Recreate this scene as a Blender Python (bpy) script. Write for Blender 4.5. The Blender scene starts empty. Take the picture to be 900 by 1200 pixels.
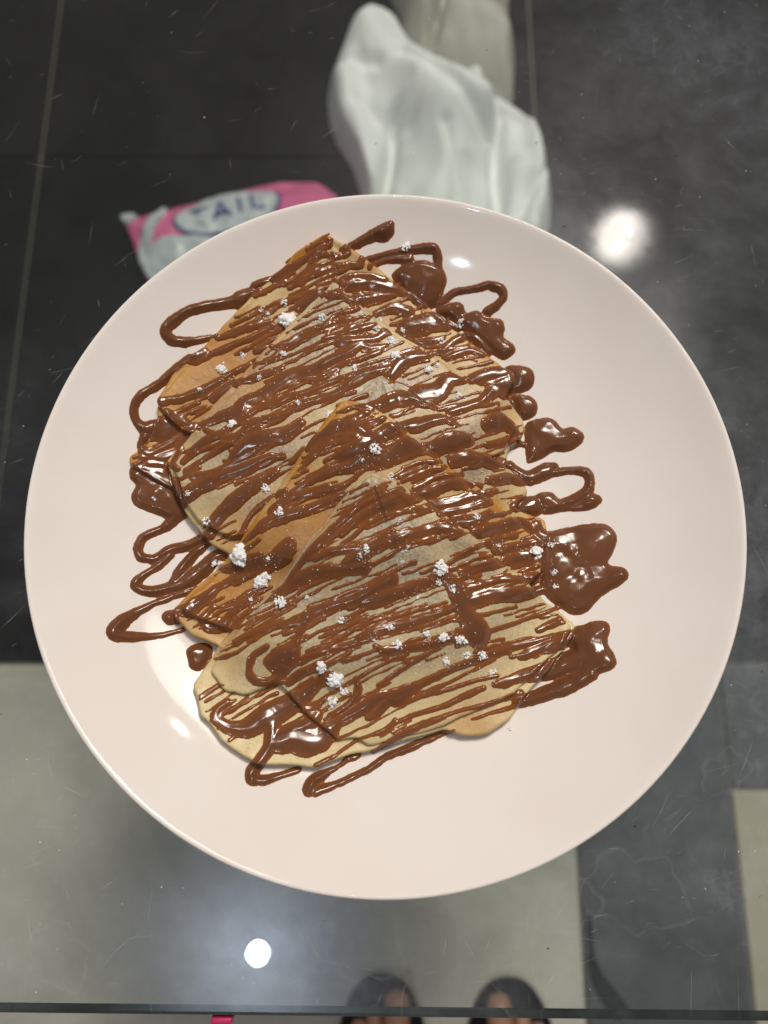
import bpy, bmesh, math, random
import numpy as np
from mathutils import Vector, Matrix
random.seed(7); rng = np.random.default_rng(7)
R = math.radians
scene = bpy.context.scene
col = scene.collection

# ------------------------------------------------------------------ camera
TILT = R(13.7); CAM = np.array([-0.0005, -0.0703, 0.3155]); F = 867.0
cd = bpy.data.cameras.new('camera'); cam = bpy.data.objects.new('camera', cd); col.objects.link(cam)
cam.location = CAM; cam.rotation_euler = (TILT, 0, 0)
cd.sensor_fit = 'VERTICAL'; cd.sensor_height = 36; cd.lens = F/1200*36
cd.clip_start = 0.01; cd.clip_end = 60
cd.dof.use_dof = True; cd.dof.focus_distance = 0.300; cd.dof.aperture_fstop = 5.4
scene.camera = cam
# ------------------------------------------------------------------ world, lamps, exposure
w = bpy.data.worlds.new('World'); scene.world = w; w.use_nodes = True
wb = w.node_tree.nodes['Background']; wb.inputs[0].default_value = (1.0, 0.95, 0.90, 1); wb.inputs[1].default_value = 0.17
scene.view_settings.view_transform = 'Standard'; scene.view_settings.look = 'None'
scene.view_settings.exposure = -0.06; scene.view_settings.gamma = 1
scene.view_settings.use_curve_mapping = False
FLOOR = -0.45

def ray(u, v):
    a = (np.asarray(u, float)-450)/F; b = -(np.asarray(v, float)-600)/F
    st, ct = math.sin(TILT), math.cos(TILT)
    return np.stack([a, b*ct+st, b*st-ct], -1)
def pw(u, v, z=0.0):
    d = ray(u, v); t = (z-CAM[2])/d[..., 2]
    return CAM + d*t[..., None]
def mirror_pt(u, v, zl):                 # where a ceiling lamp must hang for its image to appear in the glass at that spot
    d = ray(u, v); p = pw(u, v, 0.0); t = zl/(-d[2])
    return Vector((p[0]+d[0]*t, p[1]+d[1]*t, zl))
def lamp(name, loc, size, power, color, target=(0, 0, 0), spread=180):
    l = bpy.data.lights.new(name, 'AREA'); l.shape = 'DISK'; l.size = size; l.energy = power; l.color = color; l.spread = R(spread)
    o = bpy.data.objects.new(name, l); col.objects.link(o); o.location = loc
    o.rotation_euler = (Vector(target)-Vector(loc)).to_track_quat('-Z', 'Y').to_euler()
    return o
WARM = (1.0, 0.925, 0.84)
lamp('key_or_fill_lamp', mirror_pt(726, 276, 2.1), 0.06, 3.2, WARM)
lamp('key_or_fill_lamp', mirror_pt(650, 425, 2.1), 0.50, 24, WARM)  # added large key for soft shadows, no such fitting known
lamp('key_or_fill_lamp', mirror_pt(590, 370, 2.1), 0.50, 24, WARM)  # second added key, its image hidden under the plate
lamp('key_or_fill_lamp', mirror_pt(455, 520, 2.1), 0.12, 4, WARM)  # added overhead fill for highlights on the sauce
lamp('ceiling_spotlight', mirror_pt(302, 1117, 2.1), 0.05, 5, (0.72, 0.84, 1.0))

scene.cycles.use_denoising = True
scene.cycles.max_bounces = 10; scene.cycles.transparent_max_bounces = 16
scene.cycles.sample_clamp_indirect = 6

# ------------------------------------------------------------------ helpers
def tag(o, label=None, cat=None, group=None, kind=None):
    if label: o['label'] = label
    if cat: o['category'] = cat
    if group: o['group'] = group
    if kind: o['kind'] = kind
    return o
def link(name, me, mat=None, parent=None, smooth=True):
    o = bpy.data.objects.new(name, me); col.objects.link(o)
    if mat: me.materials.append(mat)
    if parent: o.parent = parent
    if smooth:
        me.polygons.foreach_set('use_smooth', np.ones(len(me.polygons), bool))
    return o
def empty(name, loc=(0, 0, 0)):
    o = bpy.data.objects.new(name, None); col.objects.link(o); o.location = loc; o.empty_display_size = .02
    return o
def from_np(name, V, Q):
    me = bpy.data.meshes.new(name)
    me.from_pydata(V.tolist() if isinstance(V, np.ndarray) else V, [], Q.tolist() if isinstance(Q, np.ndarray) else Q)
    me.update()
    return me
def fast_mesh(name, V, Q):
    me = bpy.data.meshes.new(name)
    n = Q.shape[1]
    me.vertices.add(len(V)); me.vertices.foreach_set('co', np.ascontiguousarray(V, np.float32).ravel())
    me.loops.add(Q.size); me.loops.foreach_set('vertex_index', np.ascontiguousarray(Q, np.int32).ravel())
    me.polygons.add(len(Q)); me.polygons.foreach_set('loop_start', np.arange(0, Q.size, n, dtype=np.int32))
    me.update(calc_edges=True); me.validate()
    return me
def attr(me, name, vals):
    a = me.attributes.new(name, 'FLOAT', 'POINT'); a.data.foreach_set('value', np.ascontiguousarray(vals, np.float32))
def bm_mesh(name, bm):
    me = bpy.data.meshes.new(name); bm.to_mesh(me); bm.free(); return me
def box_bm(bm, x0, x1, y0, y1, z0, z1, bevel=0):
    r = bmesh.ops.create_cube(bm, size=1)
    for v in r['verts']:
        v.co = Vector(((x0+x1)/2+v.co.x*(x1-x0), (y0+y1)/2+v.co.y*(y1-y0), (z0+z1)/2+v.co.z*(z1-z0)))
    if bevel:
        es = list({e for v in r['verts'] for e in v.link_edges})
        bmesh.ops.bevel(bm, geom=es, offset=bevel, segments=2, affect='EDGES', profile=.6)
def lathe(name, prof, n=160):
    P = np.array(prof); a = np.linspace(0, 2*np.pi, n, endpoint=False)
    V = np.stack([np.outer(np.cos(a), P[:, 0]), np.outer(np.sin(a), P[:, 0]), np.tile(P[:, 1], (n, 1))], -1).reshape(-1, 3)
    m = len(P); i = np.arange(n)[:, None]; j = np.arange(m-1)[None, :]; i2 = (i+1) % n
    Q = np.stack([i*m+j, i2*m+j, i2*m+j+1, i*m+j+1], -1).reshape(-1, 4)
    return fast_mesh(name, V, Q)

# value noise on arrays
_perm = rng.random((256, 256))
def vnoise(x, y):
    xi = np.floor(x).astype(int); yi = np.floor(y).astype(int); fx = x-xi; fy = y-yi
    fx = fx*fx*(3-2*fx); fy = fy*fy*(3-2*fy); p = lambda a, b: _perm[a & 255, b & 255]
    return ((p(xi, yi)*(1-fx)+p(xi+1, yi)*fx)*(1-fy)+(p(xi, yi+1)*(1-fx)+p(xi+1, yi+1)*fx)*fy)*2-1
def fbm(x, y, o=3):
    s = 0; a = 1.0
    for k in range(o):
        s = s+a*vnoise(x*2**k+17*k, y*2**k+5*k); a *= .5
    return s
def blur(A, n, it=2):                       # separable box blur, radius n cells
    if n < 1: return A
    for _ in range(it):
        for ax in (0, 1):
            P = np.concatenate([np.repeat(np.take(A, [0], ax), n+1, ax), A, np.repeat(np.take(A, [-1], ax), n, ax)], ax)
            c = np.cumsum(P, ax); L = A.shape[ax]
            A = (np.take(c, np.arange(2*n+1, 2*n+1+L), ax)-np.take(c, np.arange(0, L), ax))/(2*n+1)
    return A

# ------------------------------------------------------------------ materials
class NT:
    def __init__(s, name):
        s.m = bpy.data.materials.new(name); s.m.use_nodes = True; s.t = s.m.node_tree; s.t.nodes.clear()
        s.out = s.t.nodes.new('ShaderNodeOutputMaterial')
    def n(s, kind, **kw):
        nd = s.t.nodes.new('ShaderNode'+kind)
        for k, v in kw.items():
            if k.startswith('i_'):
                key = k[2:].replace('_', ' '); s.put(nd.inputs[key], v)
            elif k.startswith('j'):
                s.put(nd.inputs[int(k[1:])], v)
            else: setattr(nd, k, v)
        return nd
    def put(s, inp, v):
        if hasattr(v, 'bl_idname') and hasattr(v, 'outputs'): s.t.links.new(v.outputs[0], inp)
        elif isinstance(v, bpy.types.NodeSocket): s.t.links.new(v, inp)
        else:
            if isinstance(v, tuple) and len(v) == 3 and inp.type == 'RGBA': v = (*v, 1)
            inp.default_value = v
    def mix(s, f, a, b): 
        nd = s.n('Mix', data_type='RGBA'); s.put(nd.inputs[0], f); s.put(nd.inputs[6], a); s.put(nd.inputs[7], b); return nd.outputs[2]
    def math(s, op, a, b=0.0, c=0.0, clamp=False):
        nd = s.n('Math', operation=op, use_clamp=clamp); s.put(nd.inputs[0], a); s.put(nd.inputs[1], b); s.put(nd.inputs[2], c); return nd.outputs[0]
    def ramp(s, f, p0, p1, v0=0.0, v1=1.0):
        nd = s.n('MapRange'); s.put(nd.inputs[0], f); nd.inputs[1].default_value = p0; nd.inputs[2].default_value = p1
        nd.inputs[3].default_value = v0; nd.inputs[4].default_value = v1; return nd.outputs[0]
    def obj(s): return s.n('TexCoord').outputs['Object']
    def noise(s, scale, detail=3, rough=.5, vec=None, dist=0.0):
        return s.n('TexNoise', i_Vector=vec if vec is not None else s.obj(), i_Scale=scale, i_Detail=detail, i_Roughness=rough, i_Distortion=dist).outputs[0]
    def bump(s, h, strength, dist): return s.n('Bump', i_Height=h, i_Strength=strength, i_Distance=dist)
    def attr(s, name): return s.n('Attribute', attribute_name=name).outputs['Fac']
    def bsdf(s, **kw):
        b = s.n('BsdfPrincipled', **kw); s.t.links.new(b.outputs[0], s.out.inputs[0]); return b

def simple(name, color, rough=.5, var=.12, scale=60, bump=0.0, **kw):
    t = NT(name); nz = t.noise(scale, 4)
    c = t.mix(t.ramp(nz, .3, .7), tuple(x*(1-var) for x in color), tuple(min(1, x*(1+var)) for x in color))
    b = t.bsdf(i_Base_Color=c, i_Roughness=t.ramp(nz, .3, .7, rough*.85, min(1, rough*1.15)), **kw)
    if bump: t.put(b.inputs['Normal'], t.bump(nz, .5, bump))
    return t.m

def mat_glass():
    t = NT('dusty_glass'); ob = t.obj()
    geo = t.n('NewGeometry'); front = t.math('SUBTRACT', 1.0, geo.outputs['Backfacing'])
    fr = t.math('MULTIPLY', t.n('Fresnel', i_IOR=1.5), front)
    big = t.noise(9, 5, .68, ob, .25); fine = t.noise(75, 4, .7, ob, .3)
    sep = t.n('SeparateXYZ', i_Vector=ob)
    up = t.ramp(t.n('SeparateXYZ', i_Vector=geo.outputs['Normal']).outputs[2], .5, .9)
    # dust plus painted reflection haze, stronger to the right and front
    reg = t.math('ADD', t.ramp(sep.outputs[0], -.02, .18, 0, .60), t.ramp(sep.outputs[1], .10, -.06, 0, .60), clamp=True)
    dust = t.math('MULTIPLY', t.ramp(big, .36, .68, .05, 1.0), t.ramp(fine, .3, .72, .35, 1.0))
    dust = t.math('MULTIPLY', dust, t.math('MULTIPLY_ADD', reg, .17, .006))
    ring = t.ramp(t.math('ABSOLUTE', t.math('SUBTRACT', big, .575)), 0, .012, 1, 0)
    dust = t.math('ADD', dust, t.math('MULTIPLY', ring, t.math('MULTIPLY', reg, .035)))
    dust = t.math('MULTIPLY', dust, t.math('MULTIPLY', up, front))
    
    gp = pw(726, 276, 0); gd = t.n('VectorMath', operation='DISTANCE'); t.put(gd.inputs[0], ob); gd.inputs[1].default_value = (float(gp[0]), float(gp[1]), 0)
    grease = t.math('MULTIPLY', t.ramp(gd.outputs[1], .030, .006), t.ramp(fine, .25, .5, .6, 1.0))   # a greasy, finger-rubbed patch
    clear = t.n('MixShader', j0=fr, j1=t.n('BsdfTransparent', i_Color=(.92, .95, .935)), j2=t.n('BsdfGlossy', i_Color=(1, 1, 1), i_Roughness=t.math('MULTIPLY_ADD', grease, .15, .008)))
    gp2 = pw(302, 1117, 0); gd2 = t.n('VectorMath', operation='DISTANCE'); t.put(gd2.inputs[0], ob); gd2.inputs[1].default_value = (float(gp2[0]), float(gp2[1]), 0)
    halo = t.math('MULTIPLY', t.ramp(gd2.outputs[1], .060, .005, 0, .09), t.ramp(fine, .3, .65, .7, 1.0))   # rough lobe placed to shape a bloom round the spotlight's image
    sm = t.n('MixShader', j0=t.math('MULTIPLY', t.math('MULTIPLY', t.math('ADD', halo, t.ramp(big, .35, .7, .006, .020)), up), front), j1=clear,
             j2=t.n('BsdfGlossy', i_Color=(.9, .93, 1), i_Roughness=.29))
    fin = t.n('MixShader', j0=dust, j1=sm, j2=t.n('BsdfDiffuse', i_Color=(.58, .62, .70)))  # bluish tone puts the ceiling's reflected glow into the dust
    t.t.links.new(fin.outputs[0], t.out.inputs[0])
    return t.m
def mat_scratch(name, amount, color):
    t = NT(name); n = t.noise(160, 2)
    m = t.n('MixShader', j0=t.ramp(n, .35, .65, amount*.25, amount), j1=t.n('BsdfTransparent'), j2=t.n('BsdfDiffuse', i_Color=color))
    t.t.links.new(m.outputs[0], t.out.inputs[0]); return t.m
def mat_plate():
    t = NT('cream_glaze'); nz = t.noise(30, 3)
    c = t.mix(t.ramp(nz, .35, .65), (.78, .720, .672), (.80, .745, .70))
    b = t.bsdf(i_Base_Color=c, i_Roughness=t.ramp(t.noise(90, 4), .3, .7, .05, .08), i_Specular_IOR_Level=.10, i_Coat_Weight=0.0, i_Coat_Roughness=.05)
    t.put(b.inputs['Normal'], t.bump(t.noise(25, 1), .02, .002))
    return t.m
def mat_crepe():
    t = NT('crepe'); ob = t.obj()
    br = t.attr('brown'); du = t.attr('dust')
    n1 = t.noise(55, 4, .6, ob, .5); n2 = t.noise(420, 3, .6, ob); n3 = t.noise(160, 4, .65, ob)
    pale = t.mix(t.ramp(n1, .3, .7), (.62, .49, .22), (.72, .59, .32))
    gold = t.mix(t.ramp(n3, .3, .7), (.38, .148, .010), (.49, .215, .020))
    c = t.mix(t.math('MULTIPLY', br, t.ramp(n1, .2, .6, .85, 1.0), clamp=True), pale, gold)
    pore = t.n('TexVoronoi', i_Vector=ob, i_Scale=620.0, i_Randomness=1.0)
    pm = t.math('MULTIPLY', t.ramp(pore.outputs[0], .16, .34, 1, 0), t.ramp(n3, .36, .56))
    c = t.mix(t.math('MULTIPLY', pm, .35), c, (.30, .17, .06))
    dm = t.math('MULTIPLY', du, t.ramp(n1, .3, .6, .62, 1.0), clamp=True)
    dusty = t.mix(t.ramp(t.noise(900, 2, .6, ob), .36, .64), (.29, .225, .15), (.50, .43, .325))
    c = t.mix(dm, c, dusty)
    b = t.bsdf(i_Base_Color=c, i_Roughness=t.ramp(n3, .3, .7, .38, .58))
    t.put(b.inputs['Normal'], t.bump(t.math('ADD', n2, t.math('MULTIPLY', n3, 1.6)), .35, .0005))
    return t.m
def mat_sauce():
    t = NT('chocolate_sauce'); th = t.attr('thick')
    n = t.noise(90, 3)
    c = t.mix(t.ramp(th, .15, .60), (.25, .078, .017), t.mix(t.ramp(n, .3, .7), (.132, .050, .0205), (.162, .063, .028)))
    b = t.bsdf(i_Base_Color=c, i_Roughness=t.ramp(t.noise(140, 3), .3, .7, .11, .22), i_IOR=1.46)
    t.put(b.inputs['Normal'], t.bump(t.noise(230, 3, .55), .05, .0006))
    return t.m
def mat_sugar():
    t = NT('powdered_sugar')
    b = t.bsdf(i_Base_Color=(.90, .89, .89), i_Roughness=.9)
    t.put(b.inputs['Normal'], t.bump(t.noise(2200, 3, .7), .7, .0004))
    return t.m
def mat_tile(name, a, b_, rough, sc=9):
    t = NT(name); ob = t.obj(); n1 = t.noise(sc, 5, .6, ob, .7); n2 = t.noise(140, 4, .7, ob)
    c = t.mix(t.ramp(n1, .3, .7), a, b_); c = t.mix(t.ramp(n2, .55, .75, 0, .25), c, tuple(min(1, x*1.6) for x in b_))
    t.bsdf(i_Base_Color=c, i_Roughness=t.ramp(n1, .3, .7, rough*.8, rough*1.2), i_Specular_IOR_Level=.25); return t.m
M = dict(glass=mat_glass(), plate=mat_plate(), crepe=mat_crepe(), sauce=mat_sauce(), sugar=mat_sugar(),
         black=mat_tile('black_stone', (.004, .004, .005), (.009, .009, .010), .45), pale=mat_tile('pale_stone_reflection', (.36, .335, .30), (.62, .58, .52), .5, 6),  # pale stone with the ceiling's reflection painted into its colour
         grey=mat_tile('grey_stone', (.080, .083, .090), (.125, .128, .135), .5, 7), beige=mat_tile('beige_stone', (.42, .37, .28), (.52, .46, .36), .5),
         grout=simple('grout', (.20, .185, .14), .9, scale=200), metal=simple('brushed_metal', (.35, .35, .36), .35, i_Metallic=1.0),
         white=simple('white_cotton', (.82, .83, .82), .85, .06, 25), cream=simple('cream_cotton', (.50, .49, .43), .85, .06, 25),
         pink=simple('pink_film', (.72, .16, .33), .3, .08, 40), film=simple('clear_white_film', (.60, .62, .66), .3, .1, 50), blue=simple('blue_print', (.05, .07, .26), .4, .2, 300),
         rubber=simple('black_rubber', (.005, .005, .006), .6, .2, 80), skin=simple('skin', (.34, .17, .11), .5, .1, 60),
         edge=simple('green_glass_edge', (.012, .022, .019), .12, .3, 90),
         magenta=simple('magenta_paint', (.55, .02, .12), .5))

# ------------------------------------------------------------------ floor of stone tiles under the glass
fl = tag(link('floor', from_np('floor', [(-3, -3, FLOOR-.004), (3, -3, FLOOR-.004), (3, 3, FLOOR-.004), (-3, 3, FLOOR-.004)], [(0, 1, 2, 3)]), M['grout'], smooth=False), kind='structure')
jx = float(pw(40, 240, FLOOR)[0]); jy = float(pw(140, 183, FLOOR)[1])
TS = 0.60
tile_me = {}
def tile(i, j, key, x0=None, x1=None, TL=1, cut=0.0, drop=0.0):
    X0 = jx+i*TS if x0 is None else x0; X1 = jx+(i+1)*TS if x1 is None else x1
    Y0 = jy+j*TS; g = .0016; k = (key, round(X1-X0, 4), TL, cut, drop)
    if k not in tile_me:
        bm = bmesh.new(); W = X1-X0; box_bm(bm, -W/2+g, W/2-g, -TS/2+g+drop, TS/2-g+TS*(TL-1)-cut, -.012, 0, .0012); tile_me[k] = bm_mesh('floor_tile', bm)
        tile_me[k].materials.append(M[key])
    o = bpy.data.objects.new('floor_tile', tile_me[k]); col.objects.link(o); o.parent = fl; o.location = ((X0+X1)/2, Y0+TS/2, FLOOR)
xb = float(pw(868, 1030, FLOOR)[0])
for i in range(-3, 4):
    for j in range(-3, 3):
        if i >= 1 and j >= -1:
            if j != 0: tile(i, j, 'black', TL=2 if j == -1 else 1)
        elif j >= -1: tile(i, j, 'black')
        elif i == 1:
            tile(i, j, 'grey', None, xb); c_ = .12 if j == -2 else 0.0
            tile(i, j, 'beige', xb, None, cut=c_)
            if c_: tile(i, j, 'grey', xb, None, drop=TS-c_)
        elif i > 1: tile(i, j, 'beige')
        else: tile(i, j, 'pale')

# ------------------------------------------------------------------ glass table
table = tag(empty('glass_table', (0, 0, FLOOR)), 'scratched clear glass table carrying the plate', 'table')
yf = float(pw(450, 1193, 0)[1])
bm = bmesh.new(); box_bm(bm, -.62, .62, yf, yf+.82, -.010, 0, .0015)
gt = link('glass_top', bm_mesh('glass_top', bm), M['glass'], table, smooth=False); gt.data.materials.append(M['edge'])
for pl in gt.data.polygons:
    if abs(pl.normal.z) < .9: pl.material_index = 1
gt; gt.location.z = -FLOOR; gt.rotation_euler.z = R(-.55)
for sx in (-1, 1):
    for y in (yf+.06, yf+.76):
        bm = bmesh.new(); bmesh.ops.create_cone(bm, cap_ends=True, segments=20, radius1=.018, radius2=.022, depth=.4395, matrix=Matrix.Translation((sx*.56, y, .2198)))
        link('leg', bm_mesh('leg', bm), M['metal'], table)
for nm, cnt, amt, colr in (('scratches', 460, .20, (.75, .77, .80)), ('chips', 110, .8, (.85, .86, .88)), ('flakes', 34, .85, (.02, .02, .02))):
    SV = []; SQ = []; ll = random.Random(3)
    for k in range(cnt):
        while True:
            u, v = ll.uniform(-30, 930), ll.uniform(-20, 1180)
            if ((u-451)/424)**2+((v-641)/414)**2 > .9 and ll.random() < .45+.55*(u > 600 or v > 850): break
        q = pw(u, v, 0); a = ll.choice((ll.gauss(.15, .25), ll.gauss(1.2, .5), ll.uniform(0, 3.14)))
        if nm == 'scratches': L_ = ll.choice((.002, .003, .005, .008, .016)); wd = ll.uniform(.00005, .00016); cur_ = ll.gauss(0, .15)
        elif nm == 'chips': L_ = ll.uniform(.0003, .0009); wd = L_*.4; cur_ = 0
        else: L_ = ll.uniform(.0005, .003); wd = ll.uniform(.0002, .0005); cur_ = ll.gauss(0, 1)
        b0 = len(SV); n = 7
        for i_ in range(n):
            t_ = i_/(n-1)-.5; an = a+cur_*t_; wq = wd*max(.08, math.cos(t_*3.0))*ll.uniform(.6, 1.2)
            cx_, cy_ = q[0]+L_*t_*math.cos(an), q[1]+L_*t_*math.sin(an)
            SV += [(cx_-wq*math.sin(an), cy_+wq*math.cos(an), .00012), (cx_+wq*math.sin(an), cy_-wq*math.cos(an), .00012)]
        SQ += [(b0+2*i_, b0+2*i_+1, b0+2*i_+3, b0+2*i_+2) for i_ in range(n-1)]
    o = link(nm, from_np(nm, SV, SQ), mat_scratch(nm, amt, colr), table, smooth=False); o.location.z = -FLOOR; o['kind'] = 'stuff'
for su, sv2, sr_, amt in ((745, 1045, 46, .06), (665, 1062, 30, .06), (612, 1165, 26, .06), (850, 905, 24, .06), (70, 1120, 30, .08), (420, 1105, 40, .06)):
    q = pw(su, sv2, 0); SV = []; n_ = 60; ph = random.uniform(0, 6)
    for i_ in range(n_):
        a_ = i_/n_*2*math.pi; r_ = sr_*.00036*(1+.22*math.sin(2*a_+ph)+.12*math.sin(5*a_+2*ph)+.05*math.sin(11*a_)); w_ = .0004+.0005*abs(math.sin(a_*1.5+ph))
        for rr_ in (r_-w_, r_+w_): SV.append((q[0]+rr_*math.cos(a_), q[1]+rr_*math.sin(a_), .00016))
    o = link('water_stain', from_np('water_stain', SV, [(2*i_, 2*((i_+1) % n_), 2*((i_+1) % n_)+1, 2*i_+1) for i_ in range(n_)]), mat_scratch('water_stain', amt, (.5, .52, .5)), table, smooth=False); o.location.z = -FLOOR
p = pw(261, 1191, -.004)
bm = bmesh.new(); box_bm(bm, p[0]-.004, p[0]+.004, yf-.0025, yf-.0004, -.009, -.001, .0006)
o = link('paint_spot', bm_mesh('paint_spot', bm), M['magenta'], table); o.location.z = -FLOOR

# ------------------------------------------------------------------ plate
PR = 0.14
def plate_h(r):
    t = np.clip((r-.076)/(.1385-.076), 0, 1)
    return .0085+.0275*(.35*t+.65*t**2.2)*(t > 0)
rs = np.linspace(0, .1375, 60)
prof = [(max(r, 1e-5), float(plate_h(r))) for r in rs]
prof += [(.1386, .0359), (.1394, .0361), (.1399, .0357), (.1400, .0350), (.1397, .0338)]
prof += [(max(r, 1e-5), float(plate_h(r))-.0052) for r in np.linspace(.136, .080, 24)]
prof += [(.0795, .0006), (.0785, .0), (.0765, .0), (.0755, .0006), (.074, .0026), (1e-5, .0026)]
plate = tag(link('plate', lathe('plate', prof), M['plate']), 'round cream glazed ceramic plate with raised rim on the glass table', 'plate')
plate.location.z = .0003

# ------------------------------------------------------------------ height field of what lies on the plate
G = 0.00026
X0, X1, Y0, Y1 = -.122, .108, -.112, .136
gx = np.arange(X0, X1, G); gy = np.arange(Y0, Y1, G)
GX, GY = np.meshgrid(gx, gy)             # rows = y
H = plate_h(np.hypot(GX, GY))+.0003
OWN = np.zeros(H.shape, np.int8)
def Hat(x, y, A=None):
    A = H if A is None else A
    i = np.clip(((x-X0)/G).astype(int), 0, A.shape[1]-1); j = np.clip(((y-Y0)/G).astype(int), 0, A.shape[0]-1)
    return A[j, i]
def on_surface(u, v, A=None, z0=.012, it=7):
    u = np.asarray(u, float); v = np.asarray(v, float); z = np.full(u.shape, z0)
    d = ray(u, v)
    for k in range(it):
        t = (z-CAM[2])/d[..., 2]; x = CAM[0]+d[..., 0]*t; y = CAM[1]+d[..., 1]*t
        z = z+(Hat(x, y, A)-z)*(.8 if k < 4 else .5)
    return np.stack([x, y, z], -1)
def poly_sdf(P, pad=.006, smooth=0):
    """positive inside, metres; only computed round the polygon, -1 elsewhere"""
    S = np.full(H.shape, -.02)
    i0 = max(0, int((P[:, 0].min()-pad-X0)/G)); i1 = min(len(gx), int((P[:, 0].max()+pad-X0)/G)+1)
    j0 = max(0, int((P[:, 1].min()-pad-Y0)/G)); j1 = min(len(gy), int((P[:, 1].max()+pad-Y0)/G)+1)
    x = GX[j0:j1, i0:i1]; y = GY[j0:j1, i0:i1]
    d = np.full(x.shape, 1e9); ins = np.zeros(x.shape, bool)
    for k in range(len(P)):
        ax, ay = P[k]; bx, by = P[(k+1) % len(P)]; ex, ey = bx-ax, by-ay; L = ex*ex+ey*ey+1e-18
        t = np.clip(((x-ax)*ex+(y-ay)*ey)/L, 0, 1); d = np.minimum(d, (x-ax-t*ex)**2+(y-ay-t*ey)**2)
        c = ((ay > y) != (by > y)) & (x < (bx-ax)*(y-ay)/(by-ay+1e-18)+ax); ins ^= c
    s = np.where(ins, 1, -1)*np.sqrt(d)
    if smooth: s = blur(s, smooth, 2)
    S[j0:j1, i0:i1] = np.maximum(s, -.02)
    return S
def field_mesh(name, S, Z, stride, skirt=None):
    """surface over {S>0}: outside corners of the border cells slide onto the S=0 line; optional skirt goes down to that height"""
    s = S[::stride, ::stride]; z = Z[::stride, ::stride]; x = GX[::stride, ::stride]; y = GY[::stride, ::stride]; h = G*stride
    ins = s > 0
    cell = ins[:-1, :-1] | ins[1:, :-1] | ins[:-1, 1:] | ins[1:, 1:]
    # drop cells whose outside corners lie too far off
    gy_, gx_ = np.gradient(s, h); g2 = gx_**2+gy_**2+1e-6
    step = np.where(ins, 0, np.clip(-s/np.sqrt(g2), 0, 1.5*h)); gl = np.sqrt(g2)
    px = x+step*gx_/gl; py = y+step*gy_/gl
    jj, ii = np.nonzero(cell); W = s.shape[1]
    q = np.stack([jj*W+ii, jj*W+ii+1, (jj+1)*W+ii+1, (jj+1)*W+ii], -1)
    used = np.unique(q); idx = np.full(s.size, -1, np.int64); idx[used] = np.arange(len(used))
    V = np.stack([px.ravel()[used], py.ravel()[used], z.ravel()[used]], -1); Q = idx[q]
    if skirt is not None:
        e = np.concatenate([Q[:, [0, 1]], Q[:, [1, 2]], Q[:, [2, 3]], Q[:, [3, 0]]]); N = len(V)
        key = e.min(1)*N+e.max(1); u, first, cnt = np.unique(key, return_index=True, return_counts=True)
        be = e[first[cnt == 1]]; bv = np.unique(be); m = np.full(N, -1, np.int64); m[bv] = N+np.arange(len(bv))
        B = V[bv].copy(); B[:, 2] = np.minimum(Hat(B[:, 0], B[:, 1], skirt)+.00005, B[:, 2]-.00005)
        V = np.concatenate([V, B]); Q = np.concatenate([Q, np.stack([be[:, 1], be[:, 0], m[be[:, 0]], m[be[:, 1]]], -1)])
        used = np.concatenate([used, used[bv]])
    return V, Q, used, s.shape

# ------------------------------------------------------------------ folded crepes, back to front, each a stack of folds
def pts(s): return np.array([[float(a) for a in p.split(',')] for p in s.split()])
CREPES = [
 ('back', [
  (1.6, '382,277 410,291 450,322 490,352 540,394 575,420 598,438 602,450 590,470 575,510 560,560 450,600 230,590 172,556 153,545 152,535 170,524 186,505 186,470 250,395 300,345 350,298'),
  (1.5, '382,278 410,292 450,323 490,353 540,395 575,421 598,440 600,452 560,520 400,560 260,530 213,503 198,492 184,472 205,441 250,396 300,346 350,299')]),
 ('second', [
  (1.4, '392,334 425,362 470,397 513,421 556,453 598,478 614,497 612,512 596,528 590,560 560,640 400,680 280,660 240,632 222,610 214,590 203,560 197,541 230,505 290,435 340,382'),
  (1.3, '394,338 425,364 470,399 513,424 556,457 592,486 604,500 590,530 400,640 270,630 232,612 219,592 208,558 204,545 240,500 300,432 345,385'),
  (1.5, '446,439 470,455 528,493 567,532 598,553 612,564 619,578 606,592 596,620 560,680 400,680 290,650 330,570 398,480')]),
 ('third', [
  (1.5, '402,474 430,478 456,490 497,525 528,552 565,576 605,600 638,610 642,630 634,650 618,690 560,760 400,800 280,770 226,745 206,726 203,714 240,682 280,640 320,585 350,540 385,492'),
  (1.2, '404,478 430,482 456,494 497,529 528,556 563,580 600,606 632,636 634,670 560,740 400,780 280,742 240,728 214,716 222,702 282,645 322,590 352,546 386,498')]),
 ('front', [
  (1.4, '433,554 460,563 500,588 545,622 580,652 620,688 674,733 668,748 640,786 612,818 596,842 570,860 540,863 520,856 470,868 430,882 412,884 372,899 330,897 302,895 262,870 237,836 227,802 240,783 262,754 300,714 340,668 370,624 400,588'),
  (1.2, '433,557 500,591 545,625 580,655 620,691 668,734 655,760 600,814 520,849 450,870 432,874 418,864 395,868 365,842 325,800 290,815 262,808 246,786 264,756 300,717 340,671 372,628 402,592')])]
BROWN = [(270,440,70,1.0),(230,470,40,1.0),(170,540,25,.9),(350,330,45,.35),(320,640,60,1.0),(370,600,45,.9),(240,695,45,1.0),(280,690,40,.9),(265,725,35,.8),
         (505,420,40,.45),(580,510,40,.5),(480,530,60,.5),(560,600,50,.4),(490,345,30,.5),(395,290,40,.4),(290,775,28,.35),(555,850,40,.55),(540,790,60,.22),(460,560,40,.4)]
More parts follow.
